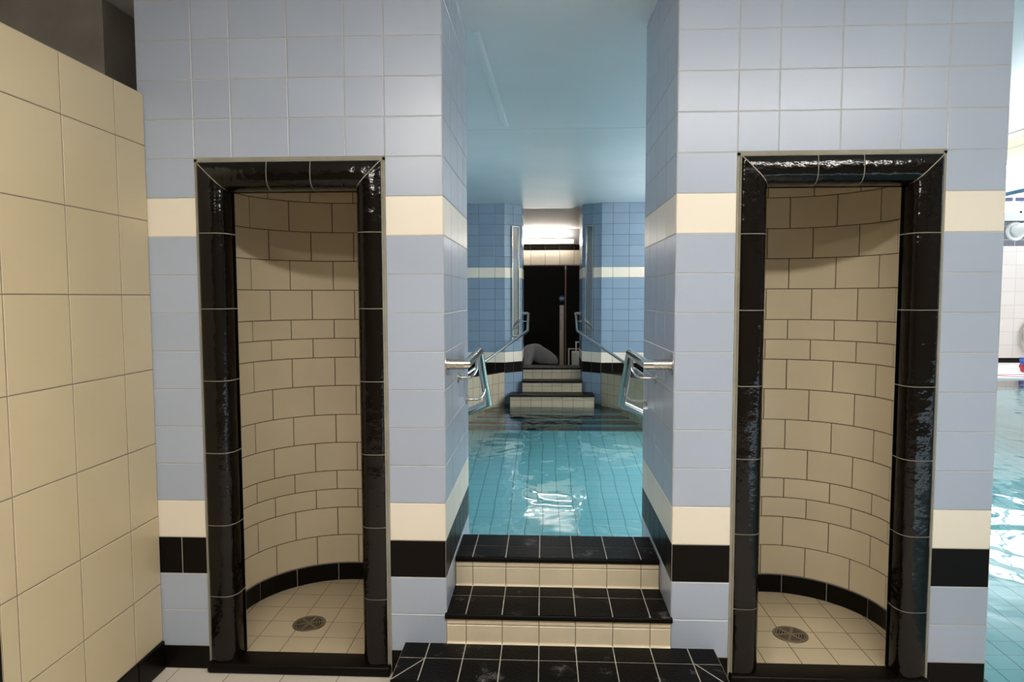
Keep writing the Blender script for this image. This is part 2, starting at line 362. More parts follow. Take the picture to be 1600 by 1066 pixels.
# ------------------------------------------------------------------ shower niches
NR = [.03, .122, .271, .417, .515, .612, .759, .905, 1.056, 1.202, 1.3, 1.397, 1.546, 1.693, 1.838, 1.986, 2.10]
def niche(label, cx, cyc, r, x0, x1, offA, step, djz, floor_mat, lints):
    t = thing('shower_niche', label, 'shower niche')
    # --- curved lining
    b = MB(); L90 = r*PI/2; straight = cyc-.045
    def path(s, z, off):
        rr = r-off
        if s < -L90: return Vector((cx-rr, cyc-(-L90-s), z))
        if s > L90: return Vector((cx+rr, cyc-(s-L90), z))
        a = s/r; return Vector((cx+rr*math.sin(a), cyc+rr*math.cos(a), z))
    Lt = L90+straight; n = 60
    S = [-Lt+2*Lt*i/n for i in range(n+1)]
    for i in range(n):
        b.face([path(S[i], .0, 0), path(S[i+1], .0, 0), path(S[i+1], 2.12, 0), path(S[i], 2.12, 0)], 'dark_grout', smooth=True)
    st = math.radians(step)*r; oA = math.radians(offA)*r
    for k in range(1, len(NR)-1):
        o = oA+(0 if k % 2 == 1 else st/2)
        j0 = o-st*10
        while j0 < Lt:
            a, c = max(j0, -Lt), min(j0+st, Lt); j0 += st
            if c-a < .02: continue
            b.tile(path, a, c, NR[k], NR[k+1], 'niche', off=.0022, gap=.0017, nseg=5)
    b.build('curved_tile_lining', t)
    b = MB()
    o = oA+st/2; j0 = o-st*10
    for i in range(n): b.face([path(S[i], .02, .003), path(S[i+1], .02, .003), path(S[i+1], NR[1], .003), path(S[i], NR[1], .003)], 'grout', smooth=True)
    while j0 < Lt:
        a, c = max(j0, -Lt), min(j0+st, Lt); j0 += st
        if c-a < .02: continue
        f2 = lambda s, z, off: path(s, z, off+.004)
        b.tile(f2, a, c, NR[0], NR[1], 'black', off=.003, gap=.0015, nseg=5)
    b.build('skirting', t, label='black skirting tiles')
    b = MB(); pts = [(path(s, .03, 0)) for s in S]
    b.face([Vector((p.x, p.y, .03)) for p in reversed(pts)], floor_mat)
    b.build('niche_floor', t)
    b = MB(); b.face([Vector((p.x, p.y, 2.115)) for p in pts], 'niche'); b.build('niche_ceiling', t)
    # --- rounded surround tiles
    prof = [(.010, .012), (.0105, -.006), (.014, -.013), (.022, -.018), (.040, -.0205), (.060, -.0215), (.080, -.0205),
            (.094, -.016), (.106, -.006), (.114, .008), (.1185, .024), (.12, .045), (.12, .075)]
    top = 2.045; z_low = .042; seglen = .30
    def sweep(mb, kind, t0, t1, m, shrink=0, nseg=6, rnd=None):
        """kind 'l','r': t is z ; kind 't': t is x. mitre at the top corners"""
        P = [(u, v+shrink) for u, v in prof]
        if shrink: P = [(max(u-.0025, .0) if i < 3 else u, v) for i, (u, v) in enumerate(P)]
        V = []; ns = nseg+1
        for i in range(ns):
            for (u, v) in P:
                if kind in 'lr':
                    a, c = t0, min(t1, top-u) if t1 > top-.2 else t1
                    z = a+(c-a)*i/nseg
                    x = x0+u if kind == 'l' else x1-u
                    V.append((x, v, z))
                else:
                    a = t0 if t0 > x0+.05 else x0+u
                    c = t1 if t1 < x1-.05 else x1-u
                    V.append((a+(c-a)*i/nseg, v, top-u))
        q = len(P); F = []
        for i in range(nseg):
            for k in range(q-1):
                f = (i*q+k, i*q+k+1, (i+1)*q+k+1, (i+1)*q+k)
                F.append(f if kind != 'l' else f[::-1])
        F += [tuple(range(q)), tuple(range(nseg*q, nseg*q+q))]
        mb.poly(V, F, m, var=random.random(), smooth=True)
    g = .0018
    for kind in 'lr':
        b = MB()
        sweep(b, kind, z_low, top, 'frame_grout', shrink=.0016, nseg=1)
        J = [z_low]+list(reversed(djz))+[top]
        for a, c in zip(J[:-1], J[1:]):
            sweep(b, kind, a+(g if a > z_low else 0), c-(g if c < top else 0.0), 'frame')
        # flat grout line against the wall tiles
        xo = x0 if kind == 'l' else x1-.011
        b.box((xo, -.0035, .0), (xo+.011, .01, top), 'frame_grout')
        o = b.build('jamb', t)
        sharpen(o)
    b = MB(); sweep(b, 't', x0, x1, 'frame_grout', shrink=.0016, nseg=1)
    J = [x0]+lints+[x1]
    for i, (a, c) in enumerate(zip(J[:-1], J[1:])):
        sweep(b, 't', a+(g if i else .0), c-(g if i < 2 else .0), 'frame')
    b.box((x0, -.0035, top-.011), (x1, .01, top+.006), 'frame_grout')
    o = b.build('lintel', t); sharpen(o)
    # mitre lines
    for sx, xx in ((1, x0), (-1, x1)):
        b = MB()
        for (u, v), (u2, v2) in zip(prof[1:-1], prof[2:]):
            w = .0012
            b.face([(xx+sx*(u-w), v-.0007, top-u-w), (xx+sx*(u+w), v-.0007, top-u+w), (xx+sx*(u2+w), v2-.0007, top-u2+w), (xx+sx*(u2-w), v2-.0007, top-u2-w)], 'frame_grout')
        b.build('mitre_joint', t)
    b = MB(); b.box((x0+.002, -.036, 0), (x1-.002, .075, .041), 'black', bev=.009); b.build('sill', t)
    root_to(t, ((x0+x1)/2, 0, 0))
    return t

def sharpen(o, ang=40):
    me = o.data
    bm = bmesh.new(); bm.from_mesh(me)
    for e in bm.edges:
        if len(e.link_faces) == 2: e.smooth = e.calc_face_angle(0) < math.radians(ang)
        else: e.smooth = False
    bm.to_mesh(me); bm.free()

niche('shower niche in the pier left of the steps, beside the tan half wall', -.985, .392, .435, -1.358, -.611, 1.76, 27.95,
      [1.76, 1.466, 1.182, .894, .602, .311], 'niche_floor', [-1.068, -.897])
niche('shower niche in the pier right of the steps, next to the open pool', 1.1, .352, .415, .719, 1.478, -2.7, 28.8,
      [1.744, 1.458, 1.170, .890, .597, .301], 'niche_floor_right', [1.010, 1.176])

def floor_drain(cx, cy, label, rot):
    t = thing('floor_drain', label, 'drain')
    z = .0305
    b = MB()
    b.tube([(cx+.0705*math.cos(a), cy+.0705*math.sin(a), z+.001) for a in [2*PI*i/40 for i in range(40)]], .0035, 'drain', 8, closed=True)
    b.disc((cx, cy, z-.0), (0, 0, 1), .069, .0008, 'dark', 40)  # black disc paints the dark of the open slots
    b.build('rim', t)
    b = MB()
    for r0 in (.013, .024, .035, .046, .057, .066):
        seg = 40
        V = []; F = []
        w = .0024 if r0 < .06 else .004
        for i in range(seg):
            a = 2*PI*i/seg
            for rr, zz in ((r0-w, z+.0005), (r0-w, z+.003), (r0+w, z+.003), (r0+w, z+.0005)): V.append((cx+rr*math.cos(a), cy+rr*math.sin(a), zz))
        for i in range(seg):
            j = (i+1) % seg
            for k in range(3): F.append((i*4+k, j*4+k, j*4+k+1, i*4+k+1))
        b.poly(V, F, 'drain')
    for k in range(6):
        a = rot+k*PI/3; d = Vector((math.cos(a), math.sin(a), 0)); w = Vector((-d.y, d.x, 0))*.006
        c = Vector((cx, cy, z+.0032)); b.face([c-w, c+d*.066-w, c+d*.066+w, c+w], 'drain')
    b.disc((cx, cy, z+.001), (0, 0, 1), .012, .0025, 'drain', 20)
    b.build('grate', t)
    root_to(t, (cx, cy, .03))
floor_drain(-1.066, .334, 'round slotted metal drain in the floor of the left shower niche', .3)
floor_drain(1.077, .327, 'round slotted metal drain in the floor of the right shower niche', .1)

# ------------------------------------------------------------------ entry steps
LX = [-.60, -.456, -.311, -.167, -.021, .123, .269, .415, .56, .70]
def steps_tile_x(x0, x1):
    E = [x0]+[x for x in LX if x0+.02 < x < x1-.02]+[x1]
    return list(zip(E[:-1], E[1:]))
t = thing('entry_steps', 'black and ivory tiled steps between the two shower piers in the foreground', 'steps')
Z1, Z2, Z3 = .133, .256, .385
def tread(x0, x1, ya, yb, z, mid, parent, diag=False):
    b = MB()
    b.box((x0, ya, z-.022), (x1, yb, z-.0015), 'black', bev=.004)
    b.face([(x0+.001, ya+.004, z-.0012), (x1-.001, ya+.004, z-.0012), (x1-.001, yb, z-.0012), (x0+.001, yb, z-.0012)], 'grout')
    fn = lambda s, w, off: Vector((s, w, z-.0012+off))
    for a, c in steps_tile_x(x0, x1):
        b.tile(fn, a, c, ya+.002, mid, 'tread', gap=.0017); b.tile(fn, a, c, mid, yb, 'tread', gap=.0017)
    if diag:
        for sx, xx in ((1, x0), (-1, x1)):
            p = Vector((xx+sx*.004, ya+.006, z+.0008)); q = Vector((xx+sx*(.105 if sx > 0 else .10), mid, z+.0008)); w = Vector((.0012, -.0022*sx, 0))
            b.face([p-w, q-w, q+w, p+w] if sx > 0 else [p+w, q+w, q-w, p-w], 'grout')
    return b.build('tread', parent, label='black anti-slip tread')
def riser(x0, x1, y, z0, z1, parent):
    b = MB()
    b.box((x0, y, z0), (x1, y+.02, z1), 'dark_grout')
    fn = lambda s, w, off: Vector((s, y-off, w))
    for a, c in steps_tile_x(x0, x1):
        b.tile(fn, a, c, z0+.001, z1-.025, 'riser'); b.tile(fn, a, c, z1-.025, z1, 'riser')
        # cove at the foot
        V = []
        for s in (a+.0016, c-.0016):
            for k in range(5):
                an = PI/2*k/4; V.append((s, y-.0018-.009*(1-math.sin(an)), z0+.010*(1-math.cos(an))))
        b.poly(V, [(k, 5+k, 6+k, k+1) for k in range(4)], 'riser', smooth=True)
    return b.build('riser', parent, label='ivory riser')
tread(-.556, .664, -.275, 0-.003, Z1, -.118, t, True)
tread(XL-.006, XR+.006, -.012, .262, Z2, .16, t)
tread(XL+.003, XR-.003, .252, .535, Z3, .393, t)
riser(-.546, .654, -.262, 0, Z1-.022, t)
riser(XL, XR, -.001, Z1, Z2-.022, t)
riser(XL+.003, XR-.003, .262, Z2, Z3-.022, t)
b = MB(); b.box((-.546, -.243, 0), (.654, -.004, Z1-.022), 'grout'); b.box((XL+.003, .02, -.5), (XR-.003, .26, Z2-.022), 'grout'); b.box((XL+.003, .282, -.5), (XR-.003, .535, Z3-.022), 'grout')
b.build('step_core', t)
root_to(t, (.05, -.1, 0))

# ------------------------------------------------------------------ half wall on the left
b = MB(); HX = -1.552
b.box((HX-.10, -.802, 0), (HX, -.004, 2.297), 'tan')
fn = lambda s, z, off: Vector((HX+off, -s, z))
ys = [.004, .185, .463, .737, .802]
zs = [.118, .354, .634, .929, 1.226, 1.521, 1.81, 2.099, 2.297]
b.face([(HX+.0005, -.004, 0), (HX+.0005, -.802, 0), (HX+.0005, -.802, 2.296), (HX+.0005, -.004, 2.296)][::-1], 'wall_grout')
for z0, z1 in zip(zs[:-1], zs[1:]):
    for a, c in zip(ys[:-1], ys[1:]): b.tile(fn, a, c, z0, z1, 'tan', gap=.0013)
for a, c in zip(ys[:-1], ys[1:]):
    fk = lambda s, z, off: Vector((HX+off+.006*(off > 0), -s, z))
    b.tile(fk, a, c, 0, .118, 'black', off=.004)
b.build('wall_partition', kind='structure')
b = MB(); b.box((HX-.115, -.86, 0), (HX-.002, -.802, 2.30), 'door'); b.build('trim_1', kind='structure')

# dark plastered wall beyond the half wall, and the room round the camera
b = MB(); b.box((-4.2, .35, 0), (-1.93, .47, CEIL), 'grey_plaster'); b.box((-2.03, .47, 0), (-1.93, 1.10, CEIL), 'grey_plaster'); b.box((-1.93, 1.02, 0), (XA-.005, 1.10, CEIL), 'dark'); b.build('wall_back_left', kind='structure')  # recess with a black back stands in for the shaded corner
b = MB(); b.box((-4.32, -4.7, 0), (-4.2, 1.14, CEIL), 'grey_plaster'); b.build('wall_side_left', kind='structure')
b = MB(); b.box((-4.32, -4.82, 0), (14.0, -4.7, 4.95), 'room_tile'); b.build('wall_behind', kind='structure')

# ------------------------------------------------------------------ floor, ceiling
b = MB()
b.box((-4.2, -4.7, -.12), (1.72, .0, 0), 'floor'); b.box((-4.2, 0, -.12), (-.389, 1.02, 0), 'floor'); b.box((.496, 0, -.12), (1.695, 1.02, -.001), 'floor')
b.build('floor', kind='structure')
b = MB()
b.box((-4.32, -4.7, CEIL), (3.77, 2.79, CEIL+.15), 'ceiling')
b.box((-4.32, 2.80, CEIL), (3.77, 7.60, CEIL+.15), 'ceiling'); b.box((2.12, 7.60, CEIL), (3.77, 13.2, CEIL+.15), 'ceiling'); b.box((-4.32, 7.60, CEIL+.045), (2.12, 13.2, CEIL+.15), 'white_paint')
b.build('ceiling', kind='structure')
# conduit-like ridge under the paint and the shallow joint strip
b = MB()
b.tube([(-.345, .82, CEIL+.055), (-.328, 1.516, CEIL+.055), (-.298, 2.68, CEIL+.055)], .06, 'ceiling', 32)
b.build('trim_2', kind='structure')
b = MB(); b.box((XL+.001, .0, CEIL-.016), (XR-.001, .60, CEIL+.0), 'ceiling'); b.build('trim_3', kind='structure')

# ------------------------------------------------------------------ far side of the pool
YF = 7.0; ZS = .03; FC = .22
def far_pier(name, xo, xc, xi, side):
    """xo outer end, xc start of the chamfer, xi passage side"""
    b = MB(); s = 1 if xi > xc else -1
    P = [(xo, YF), (xc, YF), (xi, YF+FC), (xi, YF+1.02)]
    for p, q in zip(P[:-1], P[1:]):
        b.face([(p[0], p[1], -.6), (q[0], q[1], -.6), (q[0], q[1], CEIL), (p[0], p[1], CEIL)], 'dark_grout')
    W = abs(xc-xo); n = max(1, int(W/.226))
    ff = lin_fn((xc, YF, 0), (-s, 0, 0), (0, -1, 0))
    d = Vector((xi-xc, FC, 0)); fc = lin_fn((xc, YF, 0), d, Vector((s*FC, -abs(xi-xc), 0))); L = d.length
    fj = lin_fn((xi, YF+FC, 0), (0, 1, 0), (s, 0, 0))
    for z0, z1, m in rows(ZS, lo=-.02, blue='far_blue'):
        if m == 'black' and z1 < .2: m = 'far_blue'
        k = 0; a = 0
        first = .136 if s > 0 else .16
        E = [0, first]
        while E[-1]+.226 < W: E.append(E[-1]+.226)
        E.append(W)
        for a, c in zip(E[:-1], E[1:]): b.tile(ff, a, c, z0, z1, m, gap=.0022)
        for k in range(2): b.tile(fc, k*L/2, (k+1)*L/2, z0, z1, m, gap=.0022)
        for k in range(4): b.tile(fj, k*.2, (k+1)*.2, z0, z1, m, gap=.0022)
    for p, q in (((xi, YF+1.02), (xo, YF+1.02)),):
        b.face([(p[0], p[1], 0), (q[0], q[1], 0), (q[0], q[1], CEIL), (p[0], p[1], CEIL)], 'white_paint')
    b.build(name, kind='structure')
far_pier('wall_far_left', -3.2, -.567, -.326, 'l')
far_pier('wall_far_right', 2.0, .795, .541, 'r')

# splayed ivory side walls that run down into the water
def splay(name, p, q, ztop, nrm):
    b = MB(); p = Vector((*p, 0)); q = Vector((*q, 0)); d = q-p; L = d.length; nrm = Vector((*nrm, 0)).normalized()
    back = nrm*-.3
    zt = ztop
    b.poly([p+Vector((0, 0, -1.0)), q+Vector((0, 0, -1.0)), q+Vector((0, 0, zt)), p+Vector((0, 0, zt)),
            p+back+Vector((0, 0, -1.0)), q+back+Vector((0, 0, -1.0)), q+back+Vector((0, 0, zt)), p+back+Vector((0, 0, zt))],
           [(0, 1, 2, 3), (3, 2, 6, 7), (1, 5, 6, 2), (0, 3, 7, 4), (4, 7, 6, 5)], 'dark_grout')
    fn = lin_fn(p, d, nrm); n = round(L/.15)
    z = zt
    while z > -.85:
        z0 = z-.147
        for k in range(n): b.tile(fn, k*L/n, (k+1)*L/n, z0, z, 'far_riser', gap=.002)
        z = z0
    top = lambda s, w, off: p+d.normalized()*s-nrm*w+Vector((0, 0, zt+off))
    for k in range(n): b.tile(top, k*L/n, (k+1)*L/n, 0, .14, 'black', gap=.002); b.tile(top, k*L/n, (k+1)*L/n, .14, .28, 'black', gap=.002)
    b.build(name, kind='structure')
splay('wall_pool_far_left', (-.566, 6.99), (-1.50, 5.50), .44, (.85, -.53))
splay('wall_pool_far_right', (.800, 6.99), (1.74, 5.44), .44, (-.85, -.53))
splay('wall_pool_near_left', (-.65, 1.05), (-1.35, 1.95), .37, (.79, .61))
splay('wall_pool_near_right', (.76, 1.05), (1.46, 1.95), .37, (-.79, .61))

# far steps above the water
t = thing('far_steps', 'small ivory tiled steps with dark nosings across the pool, under the black doors', 'steps')
def fstep(x0, x1, y0, y1, z0, z1, parent):
    b = MB(); b.box((x0, y0, z0), (x1, y1, z1-.022), 'dark_grout')
    fn = lambda s, w, off: Vector((s, y0-off, w))
    n = round((x1-x0)/.15)
    for k in range(n):
        a, c = x0+(x1-x0)*k/n, x0+(x1-x0)*(k+1)/n
        zz = z1-.024
        zl = zz-.05
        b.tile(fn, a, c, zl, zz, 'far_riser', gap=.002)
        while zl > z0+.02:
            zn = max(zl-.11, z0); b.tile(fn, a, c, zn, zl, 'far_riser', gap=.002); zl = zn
    b.build('riser', parent, label='ivory riser')
    b = MB(); b.box((x0-.004, y0-.014, z1-.021), (x1+.004, y1, z1), 'black', bev=.004)
    fn2 = lambda s, w, off: Vector((s, w, z1+off-.001))
    for k in range(n):
        a, c = x0+(x1-x0)*k/n, x0+(x1-x0)*(k+1)/n
        b.tile(fn2, a, c, y0, (y0+y1)/2, 'tread', gap=.002); b.tile(fn2, a, c, (y0+y1)/2, y1, 'tread', gap=.002)
    b.build('tread', parent, label='black nosed tread')
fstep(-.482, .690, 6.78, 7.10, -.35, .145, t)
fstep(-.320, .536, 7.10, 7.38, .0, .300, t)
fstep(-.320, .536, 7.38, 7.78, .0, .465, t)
root_to(t, (.105, 7.2, -.35))

# steps under the water, full width of the splay
t = thing('submerged_steps', 'dark striped steps under water in front of the far steps', 'steps')
fy = 6.74; RUN = .15
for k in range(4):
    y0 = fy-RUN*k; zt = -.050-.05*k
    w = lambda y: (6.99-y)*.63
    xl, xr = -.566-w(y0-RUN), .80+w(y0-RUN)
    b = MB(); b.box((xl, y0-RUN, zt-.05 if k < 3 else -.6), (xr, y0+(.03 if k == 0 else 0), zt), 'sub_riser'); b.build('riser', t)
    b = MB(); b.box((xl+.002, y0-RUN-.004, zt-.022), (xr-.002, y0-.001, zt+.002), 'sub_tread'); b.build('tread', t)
root_to(t, (.1, 6.0, -.5))

# pool basin and water
PZ = -.60; WZ = -.02
b = MB()
PF = [(.53, -.60), (3.3, -.52), (4.5, -.37), (6.17, -.23), (10.33, -.23)]
for (ya, za), (yb, zb) in zip(PF[:-1], PF[1:]): b.face([(-3.2, ya, za), (14, ya, za), (14, yb, zb), (-3.2, yb, zb)], 'pool_floor')
b.face([(1.74, -4.7, -.6), (14, -4.7, -.6), (14, .53, -.6), (1.74, .53, -.6)], 'pool_floor')
b.build('floor_pool', kind='structure')
for nm, F in (('wall_pool_far', [(-3.2, 10.33), (14, 10.33)]), ('wall_pool_near', [(-3.2, .538), (1.70, .538)]),
              ('wall_pool_side', [(1.74, -4.7), (1.74, .53)]), ('wall_pool_right', [(14, -4.7), (14, 10.33)])):
    b = MB(); (xa, ya), (xb, yb) = F
    b.face([(xa, ya, PZ), (xb, yb, PZ), (xb, yb, 0), (xa, ya, 0)], 'pool_wall'); b.build(nm, kind='structure')
b = MB()
b.face([(1.74, -4.7, WZ), (14, -4.7, WZ), (14, 10.33, WZ), (1.74, 10.33, WZ)], 'water')
b.face([(-3.2, .54, WZ), (1.74, .54, WZ), (1.74, 7.0, WZ), (-3.2, 7.0, WZ)], 'water')
o = b.build('pool_water', kind='stuff', label='rippled turquoise water filling the pool beyond the steps', cat='water')
b = MB(); b.box((-3.3, .9, -.5), (-3.2, 7.0, CEIL), 'far_blue'); b.build('wall_pool_left', kind='structure')

# corridor behind the far steps
b = MB(); b.box((-3.2, 8.02, -.12), (2.0, 11.1, .0), 'floor'); b.build('floor_corridor', kind='structure')
YB = 11.1
b = MB()
b.box((-3.2, YB, 0), (2.0, YB+.12, CEIL+.04), 'grey_paint')
fn = lambda s, z, off: Vector((s, YB-.002-off, z))
b.face([(-3.2, YB-.001, 2.14), (2.0, YB-.001, 2.14), (2.0, YB-.001, 2.55), (-3.2, YB-.001, 2.55)], 'dark_grout')
x = -3.2+.02
while x < 1.9:
    b.tile(fn, x, x+.29, 2.145, 2.44, 'cream', gap=.003); b.tile(fn, x, x+.29, 2.44, 2.55, 'black', gap=.003); x += .29
b.build('wall_corridor', kind='structure')
b = MB(); b.box((-3.32, 8.02, 0), (-3.2, YB, CEIL), 'white_paint'); b.build('wall_corridor_left', kind='structure')
b = MB(); b.box((2.0, YF, -.55), (2.12, 13.2, CEIL), 'white_side_tile'); b.build('wall_corridor_right', kind='structure')
# double doors
def door(name, x0, x1, handle):
    d = MB(); d.box((x0, YB-.045, .01), (x1, YB-.005, 2.13), 'door'); o = d.build(name, kind='structure')
    if handle:
        p = MB(); p.box((.300, YB-.062, .10), (.385, YB-.046, 1.34), 'brushed', bev=.003)
        p.tube([(.325, YB-.062, .85), (.325, YB-.10, .87), (.325, YB-.10, 1.15), (.325, YB-.062, 1.17)], .009, 'steel', 10)
        p.build('door_handle', o, label='steel plate and pull')
    return o
door('door_1', -1.2, .405, True)
door('door_2', .435, 1.6, False)
b = MB(); b.box((.407, YB-.055, .01), (.433, YB-.005, 2.05), 'copper', bev=.003); b.build('trim_4', kind='structure')
b = MB(); b.disc((.345, YB-.046, 1.475), (0, -1, 0), .058, .003, 'sign_blue', 32)
for z, w in ((1.492, .036), (1.477, .042), (1.462, .034)): b.box((.345-w, YB-.0505, z-.0035), (.345+w, YB-.0492, z+.0035), 'white')
b.build('door_sign', label='small round blue sign on the black door above the steel plate', cat='sign', loc=(.345, YB-.046, 1.475))
# tube lamp over the doors
t = thing('tube_lamp', 'lit fluorescent tube on the corridor wall above the black doors', 'lamp')
b = MB(); b.box((-.95, YB-.05, 2.565), (.62, YB-.001, 2.66), 'white', bev=.006); b.box((-.95, YB-.085, 2.59), (-.92, YB-.05, 2.64), 'white'); b.box((.545, YB-.085, 2.59), (.575, YB-.05, 2.64), 'white'); b.build('lamp_body', t)
b = MB(); b.tube([(-.92, YB-.085, 2.612), (.545, YB-.085, 2.612)], .026, 'lamp', 16); b.build('tube', t)
root_to(t, (-.18, YB, 2.565))

# mirror panels on the chamfers
def panel(label, xc, xi):
    d = Vector((xi-xc, FC, 0)); L = d.length; d.normalize(); s = 1 if xi > xc else -1
    n = Vector((s*FC, -abs(xi-xc), 0)).normalized(); o0 = Vector((xc, YF, 0))+n*.003
    t = thing('mirror_panel', label, 'mirror', 'narrow mirror panels')
    z0, z1 = .965, 2.50; a, c = L*.36, L*.76
    def bx(mb, s0, s1, za, zb, d0, d1, m):
        V = []
        for zz in (za, zb):
            for dd in (d0, d1):
                for ss in (s0, s1): V.append(o0+d*ss+n*dd+Vector((0, 0, zz)))
        mb.poly(V, [(0, 2, 3, 1), (4, 5, 7, 6), (0, 1, 5, 4), (2, 6, 7, 3), (0, 4, 6, 2), (1, 3, 7, 5)], m)
    b = MB(); bx(b, a+.01, c-.01, z0+.01, z1-.01, 0, .022, 'mirror'); b.build('mirror', t)
    b = MB()
    bx(b, a, a+.012, z0, z1, 0, .034, 'steel'); bx(b, c-.012, c, z0, z1, 0, .034, 'steel')
    bx(b, a, c, z0-.012, z0, 0, .034, 'steel'); bx(b, a, c, z1, z1+.012, 0, .034, 'steel'); b.build('panel_frame', t)
    for ss in (a+.005, c-.005):
        b = MB(); p = o0+d*ss+Vector((0, 0, z0-.045)); b.disc(p, n, .016, .03, 'steel', 14); b.build('bolt', t)
    root_to(t, o0+d*(a+c)/2+Vector((0, 0, z0)))
panel('tall narrow mirror panel on the chamfer left of the black doors', -.567, -.326)
panel('tall narrow mirror panel on the chamfer right of the black doors', .795, .541)

# ------------------------------------------------------------------ handrails
def handrail(label, P, s, wall_x, brackets, grp):
    """P: points of the rail; first point sits on the wall flange"""
    t = thing('handrail', label, 'handrail', grp)
    b = MB(); r = .0195
    b.tube(P, r, 'steel', 22); b.build('rail', t); 
    f = Vector(P[0]); ax = Vector((s, 0, 0))
    b = MB(); b.disc(f-ax*.002, ax, .041, .006, 'brushed', 28); b.disc(f+ax*.004, ax, .0235, .012, 'brushed', 24, .0215)
    for x0 in (.017, .046): b.disc(f+ax*x0, ax, .0206, .027, 'brushed', 24)
    b.build('flange', t, label='brushed flange with sleeve')
    for (y, z, hit) in brackets:
        b = MB(); p = Vector((wall_x, y, z)); h = Vector(hit)
        b.disc(p-ax*.001, ax, .024, .007, 'brushed', 22); b.disc(p+ax*.006, ax, .011, .010, 'brushed', 16)
        q = [p+ax*.008, p+ax*(abs(h.x-p.x)*.62)]
        c1 = q[-1]
        for k in range(1, 7):
            an = PI/2*k/6; R_ = abs(h.x-p.x)*.38
            q.append(c1+ax*R_*math.sin(an)+Vector((0, (h.y-y)*(1-math.cos(an)), R_*(1-math.cos(an)))))
        q.append(h); b.tube(q, .0065, 'steel', 12); b.build('bracket', t)
    root_to(t, f)
zt = 1.245
Lr = [(-.389, .046, zt), (-.310, .046, zt), (-.316, .66, zt), (-.296, .90, .955), (-1.0, 1.62, .56)]
Rr = [(.496, .046, zt), (.402, .046, zt), (.400, .58, zt), (.385, .78, .975), (1.09, 1.60, .56)]
def hit_on(P, i, t): a, c = Vector(P[i]), Vector(P[i+1]); return a+(c-a)*t
handrail('polished handrail on the inner side of the left shower pier', Lr, 1, XL,
         [(.42, 1.148, Vector((-.314, .50, 1.226))), (.712, 1.004, hit_on(Lr, 2, .60)-Vector((0, 0, .015)))], 'handrails of the near steps')
handrail('polished handrail on the inner side of the right shower pier', Rr, -1, XR,
         [(.42, 1.148, Vector((.400, .50, 1.226))), (.69, 1.004, hit_on(Rr, 2, .55)-Vector((0, 0, .015)))], 'handrails of the near steps')
fl = [(-.326, 7.62, 1.26), (-.236, 7.62, 1.26), (-.236, 7.2, 1.26), (-.238, 7.0, 1.03), (-1.22, 5.55, .38)]
frr = [(.541, 7.62, 1.26), (.452, 7.62, 1.26), (.450, 7.2, 1.26), (.462, 7.0, 1.03), (1.47, 5.50, .38)]
handrail('thin steel handrail running down from the left side of the far steps', fl, 1, -.326,
         [(7.40, 1.15, Vector((-.236, 7.40, 1.242)))], 'handrails of the far steps')
handrail('thin steel handrail running down from the right side of the far steps', frr, -1, .541,
         [(7.40, 1.15, Vector((.452, 7.40, 1.242)))], 'handrails of the far steps')

# ------------------------------------------------------------------ kneeling person behind the far steps
def skin_obj(name, verts, edges, radii, material, parent=None, root=0, sub=2):
    me = bpy.data.meshes.new(name); me.from_pydata(verts, edges, []); me.materials.append(M[material])
    o = bpy.data.objects.new(name, me); COL.objects.link(o)
    md = o.modifiers.new('skin', 'SKIN'); md.use_smooth_shade = True
    for i, r in enumerate(radii):
        sv = me.skin_vertices[0].data[i]; sv.radius = r if isinstance(r, tuple) else (r, r); sv.use_root = (i == root)
    s = o.modifiers.new('sub', 'SUBSURF'); s.levels = sub; s.render_levels = sub
    if parent: o.parent = parent
    return o
Y0 = 8.62
bv = [(.14, Y0, .37), (.02, Y0, .48), (-.12, Y0, .57), (-.235, Y0, .60), (-.33, Y0, .57), (-.40, Y0, .55), (-.50, Y0, .53),
      # legs folded under
      (.10, Y0-.11, .30), (-.22, Y0-.16, .085), (.14, Y0-.15, .055), (.25, Y0-.15, .04),
      (.10, Y0+.11, .30), (-.22, Y0+.16, .085), (.14, Y0+.15, .055), (.25, Y0+.15, .04),
      # arms to the floor
      (-.25, Y0-.17, .57), (-.31, Y0-.20, .33), (-.40, Y0-.18, .12), (-.44, Y0-.18, .05),
      (-.25, Y0+.17, .57), (-.34, Y0+.20, .34), (-.44, Y0+.18, .12), (-.48, Y0+.18, .05)]
be = [(0, 1), (1, 2), (2, 3), (3, 4), (4, 5), (5, 6), (0, 7), (7, 8), (8, 9), (9, 10), (0, 11), (11, 12), (12, 13), (13, 14),
      (3, 15), (15, 16), (16, 17), (17, 18), (3, 19), (19, 20), (20, 21), (21, 22)]
br = [(.15, .12), (.13, .11), (.14, .12), (.13, .11), .058, .085, .075, .095, .07, .05, .03, .095, .07, .05, .03, .05, .040, .032, .022, .05, .040, .032, .022]
body = skin_obj('person', bv, be, br, 'skin')
body['label'] = 'person kneeling in a grey t-shirt on the corridor floor behind the far steps'; body['category'] = 'person'
sv_ = [(.20, Y0, .355), (.06, Y0, .475), (-.11, Y0, .60), (-.235, Y0, .635), (-.31, Y0, .61), (-.25, Y0-.175, .575), (-.295, Y0-.20, .37), (-.25, Y0+.175, .575), (-.31, Y0+.20, .43), (-.13, Y0, .42), (.02, Y0, .36)]
se = [(0, 1), (1, 2), (2, 3), (3, 4), (3, 5), (5, 6), (3, 7), (7, 8), (2, 9), (1, 10)]
skin_obj('t_shirt', sv_, se, [(.17, .15), (.155, .14), (.16, .145), (.145, .13), .10, .095, .085, .095, .085, .15, .15], 'grey_cloth', body)
